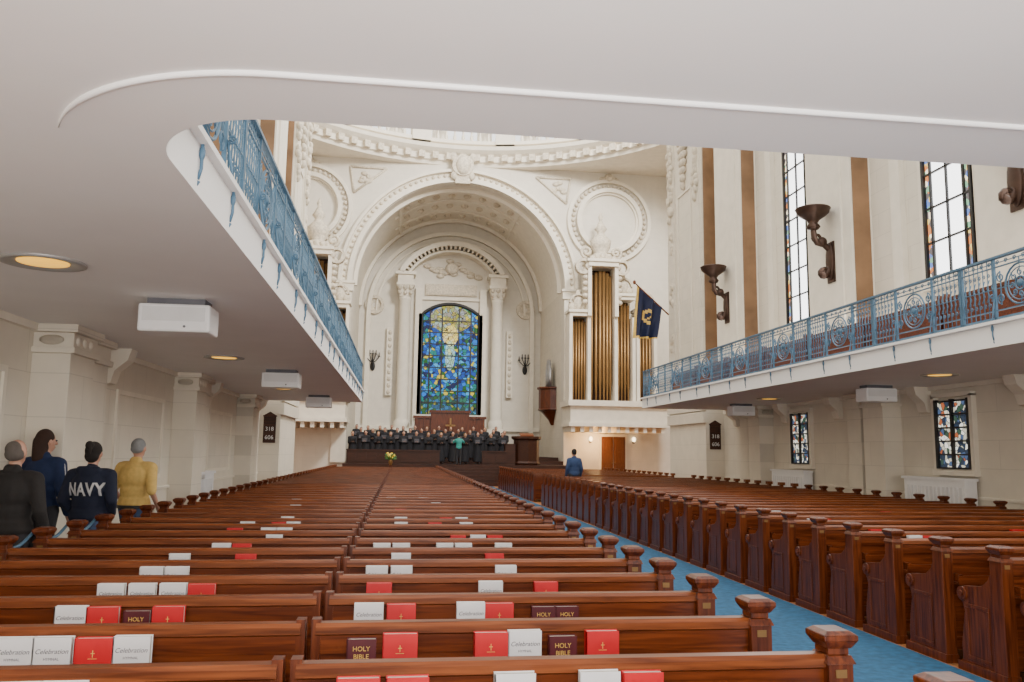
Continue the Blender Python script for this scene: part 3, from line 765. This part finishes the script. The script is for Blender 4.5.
# ------------------------------------------------------------ pews
def end_profile(full):
    if full: return [(-.03,0),(-.03,.95),(.07,.95),(.075,.9),(.09,.82),(.13,.74),(.2,.69),(.33,.67),(.42,.66),(.475,.62),(.48,.57),(.44,.53),(.415,.46),(.44,.36),(.47,.2),(.47,0)]
    return [(-.015,0),(-.015,.945),(.05,.945),(.08,.78),(.15,.69),(.33,.66),(.4,.6),(.42,0)]
def bench_end(x,full,s):
    bm=NB(); w_=.07 if full else .04
    prism(bm,end_profile(full),'x',x-w_/2,x+w_/2)
    if full:
        box(bm,x-.05,x+.05,-.05,.08,0,.9)
        frustum(bm,x,.015,.9,.12,.15,.93,.095,.115); box(bm,x-.042,x+.042,-.035,.07,.93,.955); frustum(bm,x,.015,.955,.095,.115,.985,.135,.155)
        box(bm,x-.068,x+.068,-.063,.093,.985,1.005); frustum(bm,x,.015,1.005,.136,.156,1.02,.09,.11)
        cyl(bm,(x-.05,.43,.6),(x+.05,.43,.6),.055,.055,14,smooth=False); cyl(bm,(x-.06,.43,.6),(x+.06,.43,.6),.025,.025,10,smooth=False)
        for q in (-.042,.036):
            box(bm,x+q,x+q+.006,.13,.4,.1,.13); box(bm,x+q,x+q+.006,.13,.4,.5,.53); box(bm,x+q,x+q+.006,.13,.16,.13,.5); box(bm,x+q,x+q+.006,.37,.4,.13,.5)
        box(bm,x-.06,x+.06,-.055,.5,0,.07)
    return bm
def pew_proto(L,fl,fr):
    bm=NB(); box(bm,0,L,0,.035,.1,.88); box(bm,0,L,-.012,0,.1,.2); box(bm,0,L,-.012,0,.8,.88)
    prism(bm,[(-.03,.885),(-.03,.915),(-.015,.93),(.04,.93),(.055,.915),(.055,.885),(.035,.875),(-.012,.875)],'x',0,L,1)
    root=mk('pew',bm,['wood','woodtop'])
    bm=NB(); box(bm,0,L,.035,.46,.42,.45); box(bm,0,L,.44,.47,.36,.44); mk('seat',bm,'wood',root)
    bm=NB(); box(bm,.05,L-.05,-.11,-.012,.64,.655); box(bm,.05,L-.05,-.115,-.1,.64,.71)
    for k in range(4): xx=.08+(L-.16)*k/3; box(bm,xx-.01,xx+.01,-.11,-.012,.655,.72)
    mk('book_rack',bm,'wood',root)
    for x,full in ((0,fl),(L,fr)): mk('bench_end',bench_end(x,full,1),'woodz',root,bevel=.004 if full else 0)
    for x,full,sg in ((0,fl,-1),(L,fr,1)):
        if full:
            bm=NB(); box(bm,x-.022,x+.022,-.053,-.05,.85,.88); mk('number_plate',bm,'brass',root)
    tag(root,'dark polished mahogany pew with carved square-capped bench end','pew','nave pews'); return root
def pew_far(L,fl,fr):
    bm=NB(); box(bm,0,L,0,.035,.1,.88,0); box(bm,0,L,-.03,.055,.885,.93,1); box(bm,0,L,.035,.46,.42,.45)
    for x,full in ((0,fl),(L,fr)):
        prism(bm,end_profile(full),'x',x-(.035 if full else .02),x+(.035 if full else .02))
        if full: box(bm,x-.065,x+.065,-.06,.09,.95,1.02,1)
    o=mk('pew',bm,['wood','woodtop']); tag(o,'dark polished mahogany pew with carved square-capped bench end','pew','nave pews'); return o
PA=(-2.86,-.405,True,False); PB=(-.34,1.68,False,True); PC=(4.58,9.5,True,True)
ROW0,SP,NR=2.42,.70,52
near=[pew_proto(p[1]-p[0],p[2],p[3]) for p in (PA,PB,PC)]
far=[pew_far(p[1]-p[0],p[2],p[3]) for p in (PA,PB,PC)]
used={}
for n in range(NR):
    y=ROW0+SP*n
    for j,p in enumerate((PA,PB,PC)):
        if j==2 and (y<4.3 or 26.6<y<28.2): continue
        src=near[j] if n<24 else far[j]
        k=(j,n<24)
        if k not in used: used[k]=1; src.location=(p[0],y,0)
        else: cpy(src,(p[0],y,0))
# ------------------------------------------------------------ books
def book(mat,w,h,emb):
    bm=NB(); box(bm,-w/2,w/2,-.02,-.016,0,h); box(bm,-w/2,w/2,.016,.02,0,h); box(bm,-w/2,-w/2+.005,-.02,.02,0,h)
    root=mk('hymnal' if emb!='bible' else 'bible',bm,mat)
    bm=NB(); box(bm,-w/2+.004,w/2-.004,-.016,.016,.004,h-.004); mk('page_block',bm,'paper',root)
    def tx(s,size,z,m,shear=0):
        me=textmesh(s,size,.0006,shear); me.materials.append(M[m]); q=bpy.data.objects.new('cover_lettering',me); COL.objects.link(q); q.parent=root; q.location=(0,-.0206,z)
    if emb=='cross':
        bm=NB(); box(bm,-.0015,.0015,-.0212,-.02,h-.075,h-.047); box(bm,-.008,.008,-.0212,-.02,h-.061,h-.058); box(bm,-.018,.018,-.0209,-.02,h-.082,h-.080)
        mk('cover_emblem',bm,'gold',root)
    elif emb=='script': tx('Celebration',.027,h-.055,'grey',.3); tx('HYMNAL',.015,h-.085,'grey')
    else: tx('HOLY',.028,h-.04,'gold'); tx('BIBLE',.028,h-.072,'gold')
    return root
B={'r':book('red',.15,.235,'cross'),'w':book('wht',.148,.24,'script'),'d':book('dred',.125,.215,'bible')}
LB={'r':('red hardback hymnal standing in the pew book rack','book'),'w':('white hymnal with grey script title in the pew rack','book'),'d':('dark maroon bible with gilt title in the pew rack','book')}
for k in B: tag(B[k],LB[k][0],LB[k][1],'books in the pew racks')
rows={1:'-1.24w -1.09w -.12r .05r .43w .74w .90r',2:'-1.54w -1.39w -1.23r -1.08w -.14d .025r .42r .57w .74d .92r',
3:'-1.58w -1.43r -1.27d -1.12r -.135w .03r .39w .54r .775d .90d',4:'-1.62w -1.45w -1.28w -1.12r -.1r .57w .91r'}
slots=[-1.60,-1.44,-1.28,-1.12,-.135,.03,.40,.56,.75,.91]
import re
placed={}
def putbook(k,x,n):
    y=ROW0+SP*n-.062; loc=(x,y,.658)
    if k not in placed: placed[k]=1; B[k].location=loc
    else:
        q=cpy(B[k],loc) ; q.rotation_euler=(0,0,math.radians(random.uniform(-1,1)))
for n,s in rows.items():
    for x,k in re.findall(r'(-?[\d.]+)([rwd])',s): putbook(k,float(x),n)
for n in range(5,21):
    for x in slots:
        if random.random()<(.5 if n<9 else .3 if n<12 else .16): putbook(random.choice('rrwwww' if n<9 else 'rrww'),x+random.uniform(-.003,.003),n)
for n in (6,7,8,9,11,13):
    for x in (5.2,5.36,6.9,7.06,8.2):
        if random.random()<.4: putbook(random.choice('rrw'),x,n)
# ------------------------------------------------------------ carpets, rope
bm=NB(); box(bm,1.78,4.48,-3,40.3,.0,.012); o=mk('aisle_carpet',bm,'carpet'); tag(o,'blue carpet runner down the centre aisle','carpet')
bm=NB(); box(bm,XL+.5,-2.95,-3,40.3,.0,.012); o=mk('aisle_carpet',bm,'carpet'); tag(o,'blue carpet runner along the side aisle','carpet')
bm=NB()
P=[]
for k in range(3):
    for t in range(8):
        u=t/8; P.append((-2.938,ROW0+SP*(6+k)+.02+SP*u,.99-.10*math.sin(PI*u)))
P.append((-2.938,ROW0+SP*9+.02,.99))
tube(bm,P,.014,(0,0,1),6); o=mk('barrier_rope',bm,'iron'); tag(o,'light blue rope looped between pew end posts','rope')
# ------------------------------------------------------------ people
def remesh(bm,voxel,name,mat,parent=None,smooth=4):
    o=mk(name,bm,mat,parent)
    r=o.modifiers.new('r','REMESH'); r.mode='VOXEL'; r.voxel_size=voxel
    s=o.modifiers.new('s','SMOOTH'); s.iterations=smooth; s.factor=.5
    dg=bpy.context.evaluated_depsgraph_get(); dg.update()
    me=bpy.data.meshes.new_from_object(o.evaluated_get(dg)); o.modifiers.clear(); old=o.data; o.data=me
    if not me.materials: me.materials.append(M[mat] if isinstance(mat,str) else mat)
    for p in me.polygons: p.use_smooth=True
    me.name=name
    return o
def cap(bm,a,ra,b,rb,seg=12):
    cyl(bm,a,b,ra,rb,seg); ell(bm,a,(ra,)*3,seg,8); ell(bm,b,(rb,)*3,seg,8)
def person(loc,rz,H,top,bot,hair,hairstyle,sleeve='long',arms=((.24,-.03,1.12,.24,.1,.9),)*2,vox=.009,choir=False,headturn=0,wide=1.0,shoe='black',stride=.12,skin='skin'):
    root=empty('person',loc); root.rotation_euler=(0,0,rz); root.scale=(H/1.74,)*3
    HT_=Matrix.Translation((0,.02,0))@Matrix.Rotation(headturn,4,'Z')@Matrix.Translation((0,-.02,0))
    def hp(p): return tuple(HT_@Vector(p))
    def legs(bm,e):
        for s,st in ((-1,stride),(1,-stride)):
            h=(s*.09,0,.92);k=(s*.1,st*.75+.03,.5);a=(s*.1,st*1.2-(.05 if st<0 else 0),.1)
            cap(bm,h,.085+e,k,.055+e); cap(bm,k,.052+e,a,.036+e*1.1)
    def armsf(bm,e,to=2):
        for s,(ex,ey,ez,wx,wy,wz) in zip((-1,1),arms):
            sh=(s*.175*wide,0,1.39);el=(s*ex*wide,ey,ez);wr=(s*wx*wide,wy,wz)
            cap(bm,sh,.055+e,el,.04+e)
            if to==2: cap(bm,el,.038+e,wr,.026+e)
    def torso(bm,e):
        ell(bm,(0,0,.97),(.16*wide+e,.11*wide+e,.13+e),16,10); ell(bm,(0,0,1.12),(.145*wide+e,.105*wide+e,.17+e),16,10); ell(bm,(0,-.01,1.28),(.168*wide+e,.115*wide+e,.17+e),16,10)
        cap(bm,(-.14*wide,0,1.39),.062+e,(.14*wide,0,1.39),.062+e); cap(bm,(0,0,1.38),.075+e*.6,(0,0,1.47),.055+e*.4)
    bm=NB(); torso(bm,0); armsf(bm,0); legs(bm,0)
    cap(bm,(0,0,1.42),.056,(0,.02,1.55),.052)
    ell(bm,hp((0,.02,1.635)),(.077,.095,.112),16,10); ell(bm,hp((0,.045,1.575)),(.058,.068,.065),12,8)
    cap(bm,hp((0,.112,1.645)),.009,hp((0,.128,1.605)),.015,8); ell(bm,hp((0,.103,1.565)),(.024,.012,.008),8,6)
    for s in (-1,1):
        ell(bm,hp((s*.08,.02,1.62)),(.012,.022,.032),8,6)
        (ex,ey,ez,wx,wy,wz)=arms[0 if s<0 else 1]
        wr=Vector((s*wx*wide,wy,wz)); el=Vector((s*ex*wide,ey,ez)); d=(wr-el).normalized(); side=Vector((0,1,0)) if abs(d.y)<.7 else Vector((0,0,1))
        side=(side-d*side.dot(d)).normalized(); inn=Vector((-s,0,0))
        c=wr+d*.05; cap(bm,wr,.025,c+d*.01,.032)
        cap(bm,c+side*.022,.016,c+d*.035+side*.026,.014,8); cap(bm,c-side*.022,.016,c+d*.035-side*.026,.014,8)
        for q,fl in zip((-.033,-.011,.011,.033),(.058,.07,.075,.066)):
            a=c+d*.035+side*q; b=a+d*fl*.55+inn*.006+side*q*.25; e=b+d*fl*.45+inn*.022+side*q*.1
            cap(bm,a,.0095,b,.009,8); cap(bm,b,.009,e,.0075,8)
        a=wr+d*.03+side*.025; b=a+side*.03+d*.025+inn*.01; cap(bm,a,.013,b,.011,8); cap(bm,b,.011,b+d*.03+inn*.008,.009,8)
    body=remesh(bm,vox,'body',skin,root,2)
    for s in (-1,1):
        bm=NB(); ell(bm,hp((s*.031,.107,1.637)),(.013,.009,.009),8,6); mk('eye',bm,'black',root)
    if choir:
        bm=NB(); torso(bm,.03); armsf(bm,.03)
        lathe(bm,[(.01,.12),(.24,.12),(.22,.6),(.19,1.05),(.17,1.3),(.01,1.35)],(0,0,0),16); remesh(bm,max(vox,.02),'robe',top,root,4)
    else:
        bm=NB(); torso(bm,.022); armsf(bm,.02,2 if sleeve=='long' else 1)
        ell(bm,(0,0,.95),(.185*wide,.135*wide,.1),16,8)
        if hairstyle=='bun': cap(bm,(-.09,-.08,1.45),.045,(.09,-.08,1.45),.045); ell(bm,(0,-.09,1.42),(.11,.06,.08))
        else: cap(bm,(-.03,-.02,1.48),.05,(.03,-.02,1.48),.05)
        tp=remesh(bm,vox*1.3,'jacket' if sleeve=='long' else 'shirt',top,root,5)
        bm=NB(); legs(bm,.024); ell(bm,(0,0,.94),(.17*wide,.125*wide,.12),16,10); remesh(bm,vox*1.3,'trousers',bot,root,4)
        if sleeve=='short':
            bm=NB(); lathe(bm,[(.178*wide,.9),(.18*wide,.94),(.176*wide,.94),(.174*wide,.9),(.178*wide,.9)],(0,0,-.0),20); b_=mk('belt',bm,'black',root); b_.scale=(1.02,.75,1)
    for s,st in ((-1,stride),(1,-stride)):
        bm=NB(); y=st*1.2-(.05 if st<0 else 0); cap(bm,(s*.1,y-.03,.052),.045,(s*.11,y+.14,.04),.038); box(bm,s*.105-.045,s*.105+.045,y-.07,y+.17,0.0,.02); remesh(bm,.012,'shoe',shoe,root,2)
    bm=NB()
    if hairstyle=='bald':
        ell(bm,hp((0,-.005,1.615)),(.084,.092,.07),16,8); ell(bm,hp((0,-.035,1.66)),(.07,.068,.075),16,8)
    elif hairstyle=='short': ell(bm,hp((0,.003,1.665)),(.083,.098,.092),16,10); ell(bm,hp((0,-.025,1.62)),(.077,.075,.06),16,8)
    elif hairstyle=='bun': ell(bm,hp((0,.003,1.66)),(.087,.1,.1),16,10); ell(bm,hp((0,-.03,1.6)),(.075,.075,.075),16,8); ell(bm,hp((0,-.1,1.715)),(.045,.05,.05)); ell(bm,hp((.02,-.13,1.67)),(.02,.02,.06))
    else: ell(bm,hp((0,0,1.66)),(.089,.1,.1),16,10); cap(bm,hp((0,-.03,1.62)),.085,hp((0,-.045,1.46)),.07)
    remesh(bm,max(vox,.01),'hair',hair,root,2)
    return root
cloth('charcoal_leather',(.014,.012,.012)); cloth('navy_cotton',(.005,.009,.028)); cloth('yellow_cotton',(.62,.42,.13)); cloth('denim',(.05,.085,.18)); cloth('dark_trouser',(.02,.02,.025))
cloth('grey_hair',(.10,.085,.075)); cloth('brown_hair',(.03,.012,.007)); cloth('dark_hair',(.010,.006,.005)); cloth('white_hair',(.20,.205,.21)); cloth('blue_shirt',(.03,.06,.15)); cloth('teal_shirt',(.03,.25,.22)); cloth('choir_black',(.008,.008,.012)); cloth('navy_jersey',(.008,.02,.07)); cloth('blond_hair',(.22,.13,.05))
p=person((-3.40,7.95,.012),-.15,1.71,'charcoal_leather','dark_trouser','grey_hair','bald',wide=1.18); tag(p,'balding grey-haired person in dark leather jacket walking along the aisle','person')
p=person((-3.86,9.72,.012),-.2,1.83,'navy_jersey','dark_trouser','brown_hair','long',headturn=-.5); tag(p,'person with brown hair in navy jacket with white sleeve stripe','person')
for s in (1,-1):
    bm=NB(); tube(bm,[(s*.238,-.02,1.40),(s*.27,-.03,1.27),(s*.297,-.04,1.14)],.007,(0,1,0)); mk('sleeve_stripe',bm,'wht',p)
p=person((-3.25,9.42,.012),-.1,1.70,'navy_cotton','denim','dark_hair','bun',arms=((.23,-.06,1.13,.18,.1,.98),(.23,-.06,1.13,.18,.1,.98)),wide=1.13); tag(p,'person in navy hooded sweatshirt printed NAVY with dark hair tied up','person')
jk=[c for c in p.children if c.name.startswith('jacket')][0]
me=textmesh('NAVY',.19,.001,0,1.08,.006); me.transform(Matrix.Diagonal((.72,1,1,1)))
b2=NB(); b2.from_mesh(me); bmesh.ops.triangulate(b2,faces=b2.faces[:]); bmesh.ops.subdivide_edges(b2,edges=b2.edges[:],cuts=2)
b3=NB(); b3.from_mesh(jk.data); bv=BVHTree.FromBMesh(b3)
for v in b2.verts:
    v.co.z+=1.24; h=bv.ray_cast(Vector((v.co.x,-1,v.co.z)),Vector((0,1,0)))
    v.co.y=(h[0].y if h[0] else -.12)-.007
b3.free(); o=mk('sweatshirt_lettering',b2,'wht',p,recalc=False)
p=person((-3.27,11.0,.012),-.3,1.76,'yellow_cotton','denim','white_hair','short',sleeve='short',arms=((.23,-.05,1.12,.2,.15,.95),(.24,-.08,1.12,.22,.1,.93)),wide=1.15,headturn=.12); tag(p,'grey-haired person in yellow polo shirt and jeans','person')
p=person((5.75,27.3,.0),.1,1.80,'blue_shirt','dark_trouser','dark_hair','short',sleeve='long',vox=.015,stride=0); tag(p,'person in blue shirt standing among the pews','person')
p=person((2.95,42.55,1.004),0,1.55,'teal_shirt','dark_trouser','dark_hair','short',sleeve='long',vox=.02,stride=0,arms=((.3,.1,1.25,.28,.3,1.35),(.3,.1,1.25,.28,.3,1.35))); tag(p,'choir conductor in teal shirt with raised arms','person')
AA=((.2,.02,1.12,.1,.22,1.15),(.2,.02,1.12,.1,.22,1.15))
c1=person((0,0,0),PI,1.70,'choir_black','dark_trouser','dark_hair','short',choir=True,vox=.022,stride=0,arms=AA)
c2=person((0,0,0),PI,1.64,'choir_black','dark_trouser','blond_hair','long',choir=True,vox=.022,stride=0,arms=AA)
for c in (c1,c2):
    bm=NB(); prism(bm,[(.29,1.12),(.30,1.12),(.36,1.32),(.35,1.32)],'x',-.13,.13); mk('music_folder',bm,'black' if c is c2 else 'grey',c)
    tag(c,'choir member in black robe holding a music folder','person','choir members')
first={0:1,1:1}
for r_,(yy,zz,n) in enumerate(((44.4,1.004,13),(45.95,1.204,13),(47.5,1.404,13))):
    for i in range(n):
        x=-2.5+i*.66+random.uniform(-.03,.03)+(.33 if r_==1 else 0)
        j=random.randint(0,1); src=(c1,c2)[j]; rz=PI+random.uniform(-.2,.2); loc=(x,yy+random.uniform(-.12,.12),zz)
        if first[j]: first[j]=0; src.location=loc; src.rotation_euler=(0,0,rz)
        else: cpy(src,loc,rz)
root=empty('radiator_cover',(XL+.06,17.6,0)); bm=NB(); box(bm,0,.24,-.8,.8,0,1.15); box(bm,0,.27,-.85,.85,1.15,1.2); mk('casing',bm,'housing',root)
bm=NB(); box(bm,.24,.254,-.74,.74,.18,.22)
for k in range(12): box(bm,.24,.252,-.72+.12*k,-.66+.12*k,.2,1.05)
mk('grille',bm,'wht',root); tag(root,'white slatted radiator cover against the stone wall','radiator','window radiators')
